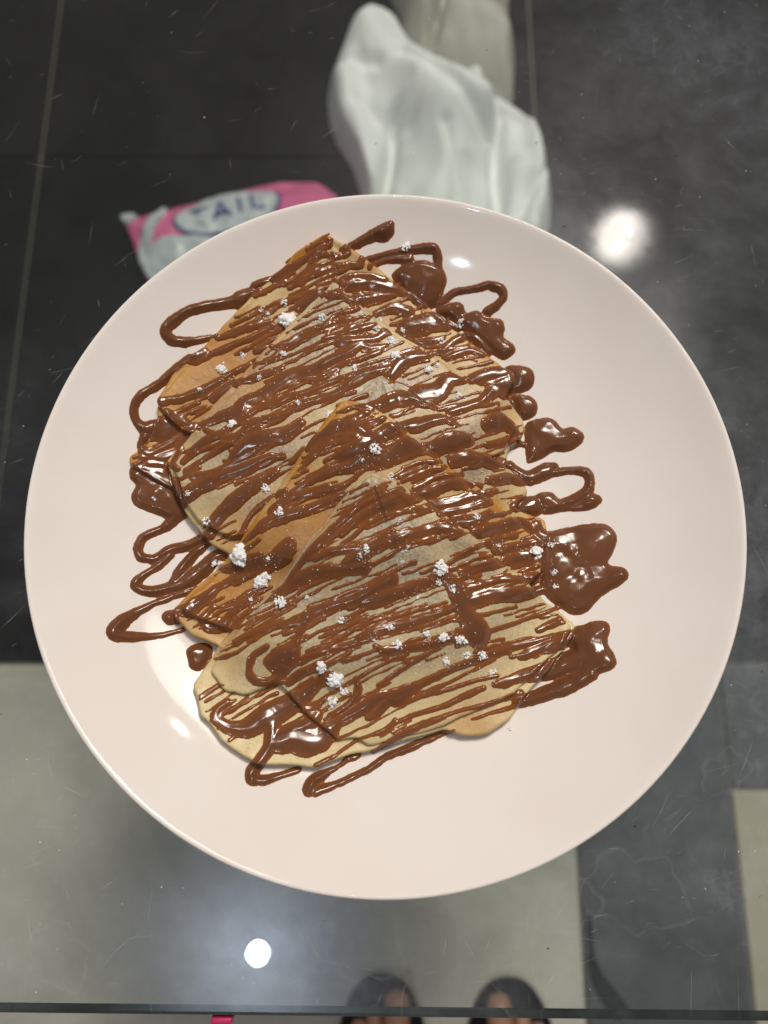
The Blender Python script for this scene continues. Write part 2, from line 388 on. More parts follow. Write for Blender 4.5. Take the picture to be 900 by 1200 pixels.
DUST = [(390,345,60,.9),(370,420,60,.8),(450,460,45,1.0),(300,520,80,.7),(500,500,60,.8),(560,560,45,.7),(260,590,30,.3),(430,600,60,.8),(480,650,90,.95),(380,720,80,.9),
        (560,690,60,.7),(520,730,60,.8),(440,760,60,.6),(340,660,50,.7),(300,720,25,.7),(620,650,40,.5),(330,590,40,.6),(400,310,40,.7),(400,530,40,.6)]
def blobs(u, v, L):
    s = np.zeros_like(u)
    for x, y, r, a in L: s = np.maximum(s, a*np.exp(-((u-x)**2+(v-y)**2)/(r*r)*.55))
    return s
def to_px(x, y, z):
    st, ct = math.sin(TILT), math.cos(TILT); dx, dy, dz = x-CAM[0], y-CAM[1], z-CAM[2]
    zz = dy*st-dz*ct
    return 450+F*dx/zz, 600-F*(dy*ct+dz*st)/zz
LBL = {'back': 'rearmost folded crepe of the overlapping row, golden along one edge, under the others',
       'second': 'folded crepe lying between the rearmost crepe and the third one, pale tip',
       'third': 'folded crepe with golden brown fold, tucked right under the front crepe',
       'front': 'front folded crepe on top of the row with pale scalloped lower edge'}
GAP = np.zeros(H.shape); RIM = np.zeros(H.shape)
for ci, (cname, flaps) in enumerate(CREPES):
    root = tag(empty('crepe', tuple(on_surface([450], [600+60*ci])[0])), LBL[cname], 'crepe', 'folded crepes on the plate')
    inv = Vector(root.location)
    for fi, (th, ptxt) in enumerate(flaps):
        P = pts(ptxt); Pz = float(np.percentile(H[OWN > 0], 60)) if ci else .012
        W3 = on_surface(P[:, 0], P[:, 1], blur(H, 14, 1)); z0 = W3[:, 2]
        d = ray(P[:, 0], P[:, 1]); tt = (z0+th*.001-CAM[2])/d[:, 2]
        W2 = (CAM+d*tt[:, None])[:, :2]
        S = poly_sdf(W2, smooth=4)
        S = S+.0005*fbm(GX*140+ci*7, GY*140+fi*3, 2)*np.clip(1-np.abs(S)/.004, 0, 1)
        base = blur(H, 26, 2)
        for _ in range(4): base = base+1.5*blur(np.clip(H-base, 0, 1), 12, 2)
        base = np.maximum(base, H)              # the sheet is too stiff to print every edge below it
        base = np.maximum(blur(base, 5, 2), H)
        T = th*(.0034 if fi == 0 and ci else .0017); top_ = fi == len(flaps)-1
        e = np.clip(S/(.0016 if top_ else .0010), 0, 1); prof_ = np.sqrt(np.clip(1-(1-e)**2, 0, 1))*.62+.38
        puff = blur(.0016*np.clip(S/.014, 0, 1), 24, 2)*(S > 0)
        wr = .00028*fbm(GX*70+11*fi, GY*70+3*ci, 3)*np.clip(S/.003, 0, 1)
        # long soft ridges running from the tip to the scalloped edge
        a = np.arctan2(GX-W2[0, 0], W2[0, 1]-GY); ridge = .00045*vnoise(a*7+ci*5, np.hypot(GX-W2[0, 0], GY-W2[0, 1])*12)*np.clip(S/.004, 0, 1)
        curl = .0011*np.clip(1-np.abs(S)/.003, 0, 1)*np.clip(fbm(GX*45+31*ci, GY*45+9*fi, 2), 0, 1)
        Z = base+T*prof_+puff+wr+ridge+curl
        V, Q, used, shp = field_mesh('fold', S, Z, 2, skirt=H)
        u, v = to_px(V[:, 0], V[:, 1], V[:, 2])
        me = fast_mesh('fold', V-np.array(inv), Q)
        nz = fbm(V[:, 0]*90, V[:, 1]*90, 3)
        b0 = (.50, .06, .52, .08)[ci]; d0 = (.45, 1.2, .40, 1.1)[ci]; sv = np.clip(S[::2, ::2].ravel()[used], 0, 1)
        rim = (.35, -.05, .35, -.05)[ci]*np.exp(-sv/.0022)*(1+nz)                # some folds are toasted along their edges
        attr(me, 'brown', np.clip(np.maximum(blobs(u, v, BROWN)*1.2, b0*(1+.5*nz))*(1+.12*nz)+rim, 0, 1)); attr(me, 'dust', np.clip(blobs(u, v, DUST)*d0*(1+.45*nz)*(1 if fi else .7)-rim, 0, 1))
        link('fold', me, M['crepe'], root)
        m = S > 0
        H = np.where(m, np.maximum(Z, H), H); OWN[m] = ci+1
        OUT = S if fi == 0 else np.maximum(OUT, S)
    apex = W2[0]; fold_side = np.clip((GY-(apex[1]-.085))/.02, 0, 1)*np.clip(((apex[0]+.012)-GX)/.008, .25, 1)
    RIM = np.where(OUT > 0, np.exp(-np.clip(OUT, 0, 1)/.0016)*fold_side*(ci > 0)*np.clip(.8+.9*fbm(GX*130+ci, GY*130+4, 2), 0, 1), RIM)
    GAP = np.maximum(GAP*(OUT < 0), np.exp(-np.clip(-OUT, 0, 1)/.0009)*(OUT < 0)*(ci > 0)*np.clip(.75+1.1*fbm(GX*110+ci, GY*110, 2), 0, 1))

# ------------------------------------------------------------------ chocolate sauce: strokes (x,y,width in the picture's scale), run over the height field
STROKES = '''
302,343,14 285,351,18 271,355,13 228,363,11 203,377,11 194,389,12 205,400,12 228,400,9 254,395,6
240,414,10 224,423,15 208,434,12 184,452,9 166,463,9 157,478,8 160,494,10 172,503,16 186,503,24 203,502,16
172,512,12 166,524,10 176,532,8 200,520,7 214,508,4
168,537,10 180,536,5 196,537,14 210,530,8
175,544,8 195,545,10 208,550,8
205,608,12 190,620,10 170,628,9 162,641,9 166,652,10 182,655,11 200,645,12 225,638,12 246,627,14
200,651,9 180,667,8 163,679,10 160,687,10 173,693,12 195,690,13 214,684,20 235,670,18 252,654,16 262,651,10
205,684,14 215,665,12 230,648,11 240,640,8
228,691,8 203,699,7 176,710,8 152,722,12 137,736,17 140,745,13 165,746,9 190,744,6 215,738,5
199,723,15 207,726,12
400,294,5 420,285,9 438,276,12 452,272,17 458,264,8
423,308,7 458,298,8 489,292,9 508,292,11 513,304,10 511,319,12
433,314,5 458,305,7 480,306,12
517,357,12 533,343,8 556,339,8 572,335,10 586,339,10 590,348,10 583,357,9 571,366,12
598,549,14 618,560,17 638,553,20 649,546,9
636,556,10 665,552,9 685,553,11 691,563,11 688,575,12 676,585,15 655,592,12 636,594,14
612,793,14 640,786,20 668,776,24 690,765,20
636,762,10 655,754,14 680,742,16
607,823,12 630,816,15 657,806,18 690,790,20
267,823,8 256,831,8 253,842,11 267,852,13 287,854,19 307,843,25 327,832,24 350,820,18 370,802,12 388,790,8
320,848,18 317,872,15 303,894,12 295,906,13 302,914,11 322,911,8 350,902,6
325,868,22 345,866,32 372,868,28 385,855,18 397,846,10
372,838,12 360,850,18 345,855,18
362,926,15 368,915,14 386,904,8 398,897,5 410,889,8 421,886,5
370,928,12 393,919,8 420,907,7 437,898,8 453,887,8 487,873,9 512,863,6 532,856,3
440,880,4 483,853,6 540,833,5 583,822,6 610,812,8
553,843,3 580,834,4 607,827,6
440,860,4 480,840,6 520,827,6 550,813,8 567,806,6
463,827,3 507,813,4 550,800,5 583,792,5
580,803,8 593,799,12 617,790,13
430,842,6 440,837,9 457,817,14 490,803,10 533,783,9 573,767,10 607,757,9 640,748,6 668,740,5
610,770,9 627,762,12 657,747,6
467,825,3 500,811,4 540,793,4 580,773,4
443,803,4 473,783,6 507,763,6 537,743,8
573,740,5 613,727,5 653,712,5
630,739,7 645,732,9 658,724,6
545,705,14 580,697,18 610,697,16 640,690,10
548,690,8 590,680,8 627,677,12
537,680,8 563,667,8 593,660,8 620,650,8
548,676,3 575,682,4 595,668,3
425,708,10 440,703,16 473,693,14 500,683,12 523,677,12 540,690,14
420,748,8 440,740,12 473,732,14 507,722,11 535,712,9
420,738,3 440,728,4 480,718,4 523,706,4
440,757,6 455,763,10 503,755,10 532,749,7
470,572,6 425,592,8 397,615,10 373,638,12 350,662,10 330,690,8 300,714,4
470,582,14 460,586,14 431,603,8 402,621,6 380,640,4
460,624,10 425,641,8 388,646,9 370,655,8
330,697,8 350,680,17 375,670,15 400,668,13 426,664,16
460,678,14 417,702,14 373,716,12 350,730,10 316,735,6 285,747,4
460,652,4 402,673,4 362,687,4 327,713,4 287,738,4
347,757,8 353,738,9 362,722,8
313,757,6 296,770,8 292,786,8 299,797,10 316,798,10 330,790,10
460,733,10 425,751,9 385,762,7 352,772,6
353,778,6 400,748,5 440,722,4
338,800,9 355,788,10 379,782,6 410,765,5
400,843,8 420,833,14 447,817,14 467,820,14 487,803,8
387,840,8 407,827,8 420,810,9 417,795,6
353,833,6 367,829,6 382,819,5
370,897,6 393,885,4 420,867,4 450,857,4 463,843,5
437,882,5 470,863,5 520,840,4
275,753,8 300,741,7 330,731,6 360,720,8
250,772,4 263,770,6 280,763,4 300,750,3
258,667,10 287,662,16 304,658,16
206,716,8 223,712,15 243,699,12 258,687,8 290,675,7
250,712,7 239,724,8 244,736,10 261,733,12 272,719,8 295,699,8 312,690,4
295,713,5 281,725,6 270,735,4
249,614,14 264,598,16 287,577,16 310,563,13 325,553,8
217,583,19 229,574,17 258,560,15 290,548,13 316,537,9 332,535,6
281,629,7 295,603,6 316,586,8 332,577,9
287,635,10 307,615,10 333,606,12 359,598,10 396,583,8 425,569,5
316,600,5 350,580,5 385,569,5
342,543,8 371,516,14 388,503,16 408,499,12 424,503,12 436,515,8
350,552,4 382,524,4 411,516,4
365,530,5 395,512,6 418,512,6
319,597,8 353,571,6 382,556,8 411,547,10 431,534,14 444,527,12
342,582,6 382,576,8 405,568,6 429,550,4
203,542,11 226,507,13 255,490,14 278,484,18 287,472,16 310,461,14 342,440,16 365,435,14 388,423,14 411,412,12 432,396,8
252,467,12 275,452,12 304,441,10 330,432,8
215,542,8 238,519,10 267,504,8 301,481,6 336,467,8 365,458,8 400,444,8 434,434,8
218,553,8 238,539,6 275,516,8 296,496,10 330,487,8 353,475,10 388,464,10 411,452,10 436,437,10
275,536,13 296,519,20 319,513,20 342,507,16 353,496,10
226,559,9 252,552,6 275,542,9 300,530,6
236,421,6 263,409,7 302,393,6 320,381,5
256,397,5 283,387,8 318,377,5
271,382,4 302,366,4 330,352,3
189,471,9 213,467,8 236,459,10 256,448,8 283,432,6 318,421,8 337,405,10 372,386,8 411,374,8
205,483,3 225,474,3 248,463,3
196,484,9 215,494,9 226,500,5
300,338,13 329,324,10 358,303,6 387,286,5
332,335,4 358,318,4 371,301,6 398,299,4
343,332,5 372,321,5 401,312,6 423,312,6
392,335,6 410,324,6 430,325,8 451,329,7
395,341,5 421,333,13 456,338,11 475,344,7
416,355,17 430,350,11 462,347,6
352,361,12 375,347,12 395,345,10 411,352,8
329,358,6 364,344,5 390,335,3
340,405,10 369,390,6 395,370,6 421,361,6
300,412,7 338,402,8 360,396,5
431,374,6 458,362,10 478,366,13
478,386,21 505,378,19 524,382,13 537,386,7
517,413,9 536,397,8 556,397,12 571,413,11
521,421,7 548,411,8 566,416,6
552,448,15 571,440,15 597,437,16
398,402,15 439,397,10 452,389,12
380,398,8 405,390,9 423,386,11 440,380,6
458,440,17 478,421,17 507,416,8
400,459,10 423,440,13 456,432,11
489,463,22 513,459,24 528,445,17 556,448,8
528,483,11 563,471,13 579,459,15 597,474,11
571,498,15 587,494,18 603,506,12
419,479,10 447,475,16 478,467,17 509,479,10
470,502,14 489,498,17 521,491,13 534,498,9
509,526,16 528,518,21 550,514,14
532,541,17 552,537,15 575,541,13 597,546,12
571,522,8 598,518,9 615,522,6
400,534,12 420,527,17 434,519,13 458,504,13 470,507,6
423,541,15 452,538,15 475,524,17 495,524,13 512,536,8
458,561,4 487,544,4 516,541,5
466,567,4 495,553,4 524,547,4
481,576,6 510,561,5 541,556,6
487,582,13 507,576,10 530,567,9 562,570,8
507,593,13 530,590,10 556,582,13 582,575,6
516,602,11 545,596,8 573,587,9
530,613,15 556,610,13 575,602,9
556,625,11 579,619,11 608,613,13 624,621,9
602,596,18 625,593,22
573,564,11 597,561,13 612,566,9
579,648,11 608,639,8 632,636,8
597,657,13 619,653,15
400,627,8 429,602,10 458,591,15 483,584,11
400,639,5 443,608,6 481,599,6 505,595,9
405,660,10 417,654,17 438,642,9
429,645,13 458,634,13 487,625,13 516,619,13 538,622,7
438,663,4 472,642,4 510,628,4
527,660,6 556,642,6 575,638,9
539,671,6 573,660,9 597,655,6
440,478,6 420,488,8 405,492,6
560,640,5 585,632,6 605,628,5
545,715,16 553,735,24 558,750,16
527,685,14 545,700,18
376,440,5 400,428,6 425,420,7 445,412,8
330,450,6 352,444,7 372,446,8 395,436,7
300,470,5 320,476,5 345,462,5
240,503,6 262,512,6 285,508,6 305,500,6
420,405,8 436,408,8 452,405,6
486,402,6 505,400,8 520,396,5
'''
POOLS = '''
152,546 176,546 196,548 211,562 219,585 219,606 206,613 185,604 160,594 153,582 159,569 150,559
217,762 233,753 249,758 247,774 233,787 220,780
458,324 478,308 497,305 517,313 524,327 520,343 517,355 501,363 478,352
509,365 532,354 543,357 547,367 559,363 571,372 587,374 592,386 590,395 602,404 604,413 592,422 580,418 563,404 545,390
563,450 587,440 594,430 606,428 622,432 627,444 622,456 602,463 583,462
597,466 618,463 629,471 630,483 620,492 608,490
614,500 633,490 649,491 659,502 672,500 685,510 680,522 664,530 649,530 633,539 614,541
625,582 645,576 658,586 672,588 685,578 702,580 706,588 692,598 660,600 632,603
622,616 632,609 641,622 664,618 688,614 711,614 723,628 719,647 713,661 731,665 737,676 727,686 707,698 688,717 672,721 655,712 637,696 630,672
667,745 687,730 707,727 716,736 712,752 723,773 719,784 703,790 680,794 672,770
523,692 545,688 556,715 572,730 575,750 563,761 550,752 537,727
307,777 324,759 347,756 353,768 338,791 325,800
318,645 338,628 349,638 340,660 318,670 300,668
'''
Hs = np.maximum(blur(H, 2, 2), H)                     # the sauce bridges small steps
f = np.full(H.shape, -.02)
def smax(a, b, k): 
    h = np.clip(.5+.5*(a-b)/k, 0, 1); return b*(1-h)+a*h+k*h*(1-h)
PXM = .000325                                          # one picture pixel on the crepes, metres
def capsule(P, rad):
    pad = rad.max()+.0025
    for k in range(len(P)-1):
        ax, ay = P[k]; bx, by = P[k+1]
        i0 = max(0, int((min(ax, bx)-pad-X0)/G)); i1 = min(len(gx), int((max(ax, bx)+pad-X0)/G)+2)
        j0 = max(0, int((min(ay, by)-pad-Y0)/G)); j1 = min(len(gy), int((max(ay, by)+pad-Y0)/G)+2)
        if i1 <= i0 or j1 <= j0: continue
        x = GX[j0:j1, i0:i1]; y = GY[j0:j1, i0:i1]; ex, ey = bx-ax, by-ay
        t = np.clip(((x-ax)*ex+(y-ay)*ey)/(ex*ex+ey*ey+1e-14), 0, 1)
        s = rad[k]*(1-t)+rad[k+1]*t-np.hypot(x-ax-t*ex, y-ay-t*ey)
        cur[j0:j1, i0:i1] = np.maximum(cur[j0:j1, i0:i1], s)
def catmull(P, n):
    Q = np.vstack([2*P[0]-P[1], P, 2*P[-1]-P[-2]]); o = []
    for k in range(1, len(Q)-2):
        t = np.linspace(0, 1, n, endpoint=False)[:, None]; a, b, c, d = Q[k-1], Q[k], Q[k+1], Q[k+2]
        o.append(.5*(2*b+(c-a)*t+(2*a-5*b+4*c-d)*t**2+(3*b-a-3*c+d)*t**3))
    return np.vstack(o+[P[-1:]])
strokes = [pts(l) for l in STROKES.strip().split('\n')]
# thin threads flung along the same direction between the thick ones
for k in range(130):
    s = strokes[random.randrange(38, len(strokes)-12)]
    off = np.array([random.uniform(-8, 8), random.uniform(-14, 14)]); t = catmull(s, 4); na = len(t); a_ = random.randrange(0, max(1, na//2)); t = t[a_:a_+random.randint(4, max(5, na))]
    if len(t) < 2: continue
    t[:, :2] += off; t[:, 2] = random.choice((1.6, 2.0, 2.6, 3.4))
    strokes.append(t)
# the fine parallel strands left by the bottle's quick zigzag; each one breaks where it runs off a crepe
OPEN = ((245, 445, 55, 30), (345, 622, 55, 22), (275, 590, 45, 18), (240, 690, 35, 14), (450, 455, 30, 14), (290, 780, 45, 32), (560, 845, 90, 22), (320, 880, 60, 18), (600, 735, 40, 14), (470, 650, 60, 9), (520, 790, 70, 14))
def flow(u, v): return -math.tan(R(27-13*min(1, max(0, (u-330)/260))+(5 if v > 780 else 0)))
v0 = 300.0
while v0 < 1010:
    v0 += random.uniform(6.5, 11); u = 150.0; v = v0; line = []; ph = random.uniform(0, 9); on = True; left = random.uniform(40, 160)
    while u < 690:
        u += 7; v += 7*flow(u, v); left -= 7
        if left < 0: on = not on; left = random.uniform(50, 190) if on else random.uniform(8, 40)
        line.append((u, v+1.8*math.sin(u/23+ph)+random.gauss(0, .35), (3.1+1.5*math.sin(u/31+2*ph)+random.gauss(0, .5))*(1 if on else -1)))
    L_ = np.array(line); w3 = on_surface(L_[:, 0], L_[:, 1], Hs); ow_ = Hat(w3[:, 0], w3[:, 1], OWN); run = []
    for q_, o_ in zip(L_, ow_):
        bare = any(((q_[0]-a)/c)**2+((q_[1]-b)/d)**2 < 1 for a, b, c, d in OPEN) and (int(q_[1]*.3) % 3)
        if o_ == 0 or q_[2] < 0 or bare or (run and o_ != run[-1][1]):
            if len(run) > 3: strokes.append(np.array([r_[0] for r_ in run]))
            run = []
            if o_ == 0 or q_[2] < 0 or bare: continue
        run.append((q_, o_))
    if len(run) > 3: strokes.append(np.array([r_[0] for r_ in run]))
print('strokes', len(strokes))
for si, s in enumerate(strokes):
    c = catmull(s, 6 if si < 175 else 2); nn = np.array([random.random() for _ in range(len(c)+4)]); nn = np.convolve(nn, np.ones(3)/3, 'same')[:len(c)]
    wv = np.clip(c[:, 2], 1.8, None)*(.84+.32*nn)
    c[:, 1] += (nn-.5)*2.0
    W3 = on_surface(c[:, 0], c[:, 1], Hs)
    if si >= 38 and len(s) < 9: 
        pass
    i0 = max(0, int((W3[:, 0].min()-.012-X0)/G)); i1 = int((W3[:, 0].max()+.012-X0)/G); j0 = max(0, int((W3[:, 1].min()-.012-Y0)/G)); j1 = int((W3[:, 1].max()+.012-Y0)/G)
    cur = np.full(H.shape, -.02) if si == 0 else cur
    cur[j0:j1, i0:i1] = -.02
    own_ = Hat(W3[:, 0], W3[:, 1], OWN)
    wv = wv*(1+.20*((own_ == 1) | (own_ == 3)))
    capsule(W3[:, :2], (wv*(1.16 if si < 21 else 1.12 if s[:, 1].mean() > 600 else 1.26)+(1.2 if si < 21 else .6))*.5*PXM)
    f[j0:j1, i0:i1] = smax(f[j0:j1, i0:i1], cur[j0:j1, i0:i1], .0007 if si < 150 else .0004)
for l in POOLS.strip().split('\n'):
    P = pts(l); n = len(P); Pc = catmull(np.vstack([P[-2:], P, P[:2]]), 5)[10:-11]
    W3 = on_surface(Pc[:, 0], Pc[:, 1], Hs)
    f = smax(f, poly_sdf(W3[:, :2], smooth=3), .0009)
f = f-(.0026*GAP+.0022*RIM)*(OWN > 0)                               # it breaks where it drops off an upper crepe's edge
f = f+.00016*fbm(GX*420, GY*420, 2)*np.clip(1-np.abs(f)/.002, 0, 1)
Fd = .0026
tt = np.clip(f/Fd, 0, 1)
onc = blur((OWN > 0).astype(float), 6, 2)              # runs thin over the crepes, pools on the plate
thick = .0007*np.sqrt(np.clip(1-(1-np.clip(f/.0013, 0, 1))**2, 0, 1))+(.0015-.0010*onc)*tt**1.3+(.0012-.0007*onc)*np.clip((f-.002)/.006, 0, 1)
thick = blur(thick, 1, 2)*(f > -.0006)
thick *= 1+.16*fbm(GX*150, GY*150, 2)*np.clip(f/.002, 0, 1)
Zs = Hs+np.where(f > 0, thick, 0)-np.where(f > 0, 0, .00025)
V, Q, used, shp = field_mesh('sauce', f, Zs, 1)
print('sauce verts', len(V), 'quads', len(Q))
full = fast_mesh('sauce_full', V, Q)
VN = np.zeros(len(V)*3, np.float32); full.vertex_normals.foreach_get('vector', VN); VN = VN.reshape(-1, 3)
bpy.data.meshes.remove(full)
own = OWN.ravel()[used]; thv = (thick/.0020).ravel()[used]
fo = own[Q].max(1)
px_left = V[Q[:, 0], 0] < 0
code = np.where(fo > 0, fo+1, np.where(px_left, 0, 1))
sauce = tag(empty('chocolate_sauce', tuple(on_surface([450], [600])[0])), 'glossy brown chocolate sauce zigzagged over the crepes and onto the plate', 'sauce')
so = np.array(sauce.location)
PL = {0: ('puddle', 'loops of sauce on the plate beside the golden crepe tips'), 1: ('puddle', 'thick puddles of sauce on the plate beside the open crepe ends'),
      2: ('drizzle', 'drizzle over the rearmost crepe'), 3: ('drizzle', 'drizzle over the second crepe'), 4: ('drizzle', 'drizzle over the third crepe'), 5: ('drizzle', 'drizzle over the front crepe')}
def make_sauce(nm, lb, q):
    u = np.unique(q); m = np.full(len(V), -1, np.int64); m[u] = np.arange(len(u))
    me = fast_mesh(nm, V[u]-so, m[q]); attr(me, 'thick', thv[u])
    o = link(nm, me, M['sauce'], sauce); o['label'] = lb
    me.normals_split_custom_set_from_vertices(VN[u].tolist())
for c, (nm, lb) in PL.items():
    q = Q[code == c]
    if not len(q): continue
    lab = np.arange(len(V))
    while True:
        mn = lab[q].min(1); new = lab.copy()
        for k_ in range(4): np.minimum.at(new, q[:, k_], mn)
        new = new[new]
        if (new == lab).all(): break
        lab = new
    isl, cn = np.unique(lab[q[:, 0]], return_counts=True)
    for li in (isl if nm == 'puddle' else [None]):
      if li is not None and cn[list(isl).index(li)] < 12: continue
      q2 = q if li is None else q[lab[q[:, 0]] == li]
      make_sauce(nm, lb, q2)
Htop = np.where(f > 0, np.maximum(Zs, H), H)

# ------------------------------------------------------------------ powdered sugar clumps
SUGAR = '''337,376,20 378,372,8 333,355,7 314,368,5 306,364,5 332,415,7 304,442,6 261,432,12 285,417,7 234,456,5 444,376,8 442,385,7 472,387,6 457,400,10 463,416,11
517,400,7 502,433,10 537,464,7 416,431,8 449,427,5 349,472,6 387,486,10 540,379,9 476,289,10 271,497,10 220,578,6 242,611,8 281,650,21 254,661,10 311,573,9 327,599,9
308,681,17 328,706,12 314,655,5 294,703,5 440,527,11 458,558,6 559,605,7 469,610,4 429,642,9 422,651,5 478,641,4 472,658,4 517,667,14 531,690,8 514,683,6 628,648,13 645,639,6
650,671,7 651,687,6 400,727,7 377,782,11 393,797,16 390,822,10 458,735,7 465,755,9 500,742,8 520,747,10 438,750,4 403,810,8 540,750,11 523,775,8 565,768,9 577,787,7 598,854,5
547,768,7 512,428,6 425,540,4 360,700,5 490,700,4 585,640,4'''
CN = {1: 'rearmost', 2: 'second', 3: 'third', 4: 'front'}
BIG = {(337, 376): 'largest white sugar clump on the rearmost crepe', (281, 650): 'largest sugar heap, on the golden fold of the third crepe', (308, 681): 'crumbly sugar heap where the third and front crepes meet',
       (517, 667): 'jagged sugar clump high on the front crepe beside the sauce drip', (393, 797): 'largest sugar clump on the front crepe near its scalloped edge', (628, 648): 'upright sugar flake at the edge of the third crepe'}
for tok in SUGAR.split():
    x, y, s = [float(q) for q in tok.split(',')]
    p = on_surface([x], [y], Htop)[0]; r = s*PXM*.68
    bm = bmesh.new(); n = int(6+s*1.9)
    ang0 = random.uniform(0, 3.14); ex = random.uniform(.6, 1.0)
    for k in range(n):
        a = random.uniform(0, 6.28); rr = r*math.sqrt(random.random())*.9
        cx, cy = rr*math.cos(a), rr*math.sin(a)*ex; cx, cy = cx*math.cos(ang0)-cy*math.sin(ang0), cx*math.sin(ang0)+cy*math.cos(ang0)
        sr = r*random.uniform(.28, .55)*(1-.45*rr/r); hz = float(Hat(np.array([p[0]+cx]), np.array([p[1]+cy]), Htop)[0])-p[2]
        hz = max(-.0012, min(.0012, hz))
        q = bmesh.ops.create_icosphere(bm, subdivisions=2 if sr > .0011 else 1, radius=sr)
        sc_ = Vector((random.uniform(.6, 1.35), random.uniform(.35, 1.0), random.uniform(.35, .9))); ro_ = Matrix.Rotation(random.uniform(0, 3.14), 3, 'Z') @ Matrix.Rotation(random.uniform(-.6, .6), 3, 'X')
        for v in q['verts']:
            v.co *= random.uniform(.70, 1.30); v.co = ro_ @ Vector((v.co.x*sc_.x, v.co.y*sc_.y, v.co.z*sc_.z)); v.co += Vector((cx, cy, hz+sr*.45+(1-rr/r)*r*.25))
    o = link('sugar_clump', bm_mesh('sugar_clump', bm), M['sugar'], smooth=False); o.location = p
    ow = int(Hat(np.array([p[0]]), np.array([p[1]]), OWN)[0])
    onf = float(Hat(np.array([p[0]]), np.array([p[1]]), f)[0]) > 0
    size = 'pinhead-sized white sugar crumb' if s < 6 else 'small white sugar clump' if s < 8.5 else 'fluffy white sugar clump'
    lb = '%s on %s' % (size, ('chocolate sauce covering the %s crepe' if onf else 'bare patch of the %s crepe') % CN[ow] if ow else ('the plate or its puddles of sauce' ))
    gp = lb.replace('clump', 'clumps').replace('crumb', 'crumbs')
    if (int(x), int(y)) in BIG: lb = BIG[(int(x), int(y))]; gp = 'large sugar clumps'
    tag(o, lb, 'sugar', gp)
# loose grains
cl = [[float(q) for q in t.split(',')] for t in SUGAR.split()]
gu, gv = [], []
for k in range(2600):
    if k % 3:
        c = random.choice(cl); gu.append(c[0]+random.gauss(0, c[2]*.9+3)); gv.append(c[1]+random.gauss(0, c[2]*.8+3))
    else: gu.append(random.uniform(280, 640)); gv.append(random.uniform(340, 790))
gp_ = on_surface(np.array(gu), np.array(gv), Htop); go_ = Hat(gp_[:, 0], gp_[:, 1], OWN)
ico = bmesh.new(); bmesh.ops.create_icosphere(ico, subdivisions=1, radius=1); iv = np.array([v.co[:] for v in ico.verts]); iface = np.array([[v.index for v in q.verts] for q in ico.faces]); ico.free()
GV, GF = [], []
for p, ow in zip(gp_, go_):
    if ow == 0 and random.random() < .8: continue
    sr = random.choice((.00008, .00010, .00013, .00016, .00024))*random.uniform(.8, 1.3)
    GF.append(iface+len(iv)*len(GV)); GV.append(iv*rng.uniform(.7, 1.2, (len(iv), 1))*sr+p+np.array([0, 0, sr*.5]))
grain_me = fast_mesh('sugar_grains', np.concatenate(GV), np.concatenate(GF))
tag(link('sugar_grains', grain_me, M['sugar'], smooth=False), 'fine loose grains of powdered sugar dusted over the crepes', 'sugar', kind='stuff')

# ------------------------------------------------------------------ things on the floor, seen through the glass
def floor_heap(name, ptxt, hfun, mat, h=.0022, smooth=2):
    P = pts(ptxt); W2 = pw(P[:, 0], P[:, 1], FLOOR+.02)[:, :2]
    x = np.arange(W2[:, 0].min()-.01, W2[:, 0].max()+.01, h); y = np.arange(W2[:, 1].min()-.01, W2[:, 1].max()+.01, h)
    Xg, Yg = np.meshgrid(x, y); d = np.full(Xg.shape, 1e9); ins = np.zeros(Xg.shape, bool)
    for k in range(len(W2)):
        ax, ay = W2[k]; bx, by = W2[(k+1) % len(W2)]; ex, ey = bx-ax, by-ay
        t = np.clip(((Xg-ax)*ex+(Yg-ay)*ey)/(ex*ex+ey*ey+1e-12), 0, 1); d = np.minimum(d, np.hypot(Xg-ax-t*ex, Yg-ay-t*ey))
        ins ^= ((ay > Yg) != (by > Yg)) & (Xg < (bx-ax)*(Yg-ay)/(by-ay+1e-12)+ax)
    S = blur(np.where(ins, d, -d), smooth, 2); u, v = to_px(Xg, Yg, FLOOR+.02)
    Z = FLOOR+.001+hfun(u, v, np.clip(S, 0, None))
    gyy, gxx = np.gradient(S, h); gl = np.hypot(gxx, gyy)+1e-6; st = np.where(S > 0, 0, np.clip(-S, 0, 1.5*h))
    px, py = Xg+st*gxx/gl, Yg+st*gyy/gl; Z = np.where(S > 0, Z, FLOOR+.0006)
    i = S > 0; cell = i[:-1, :-1] | i[1:, :-1] | i[:-1, 1:] | i[1:, 1:]; jj, ii = np.nonzero(cell); Wd = S.shape[1]
    q = np.stack([jj*Wd+ii, jj*Wd+ii+1, (jj+1)*Wd+ii+1, (jj+1)*Wd+ii], -1); us = np.unique(q); idx = np.full(S.size, -1, np.int64); idx[us] = np.arange(len(us))
    V = np.stack([px.ravel()[us], py.ravel()[us], Z.ravel()[us]], -1); Qm = idx[q]
    o = V.mean(0); o[2] = FLOOR; me = fast_mesh(name, V-o, Qm); ob = link(name, me, mat); ob.location = o
    return ob
def gauss_line(u, v, x0, y0, x1, y1, w):
    ex, ey = x1-x0, y1-y0; t = np.clip(((u-x0)*ex+(v-y0)*ey)/(ex*ex+ey*ey), 0, 1); return np.exp(-((u-x0-t*ex)**2+(v-y0-t*ey)**2)/(w*w))
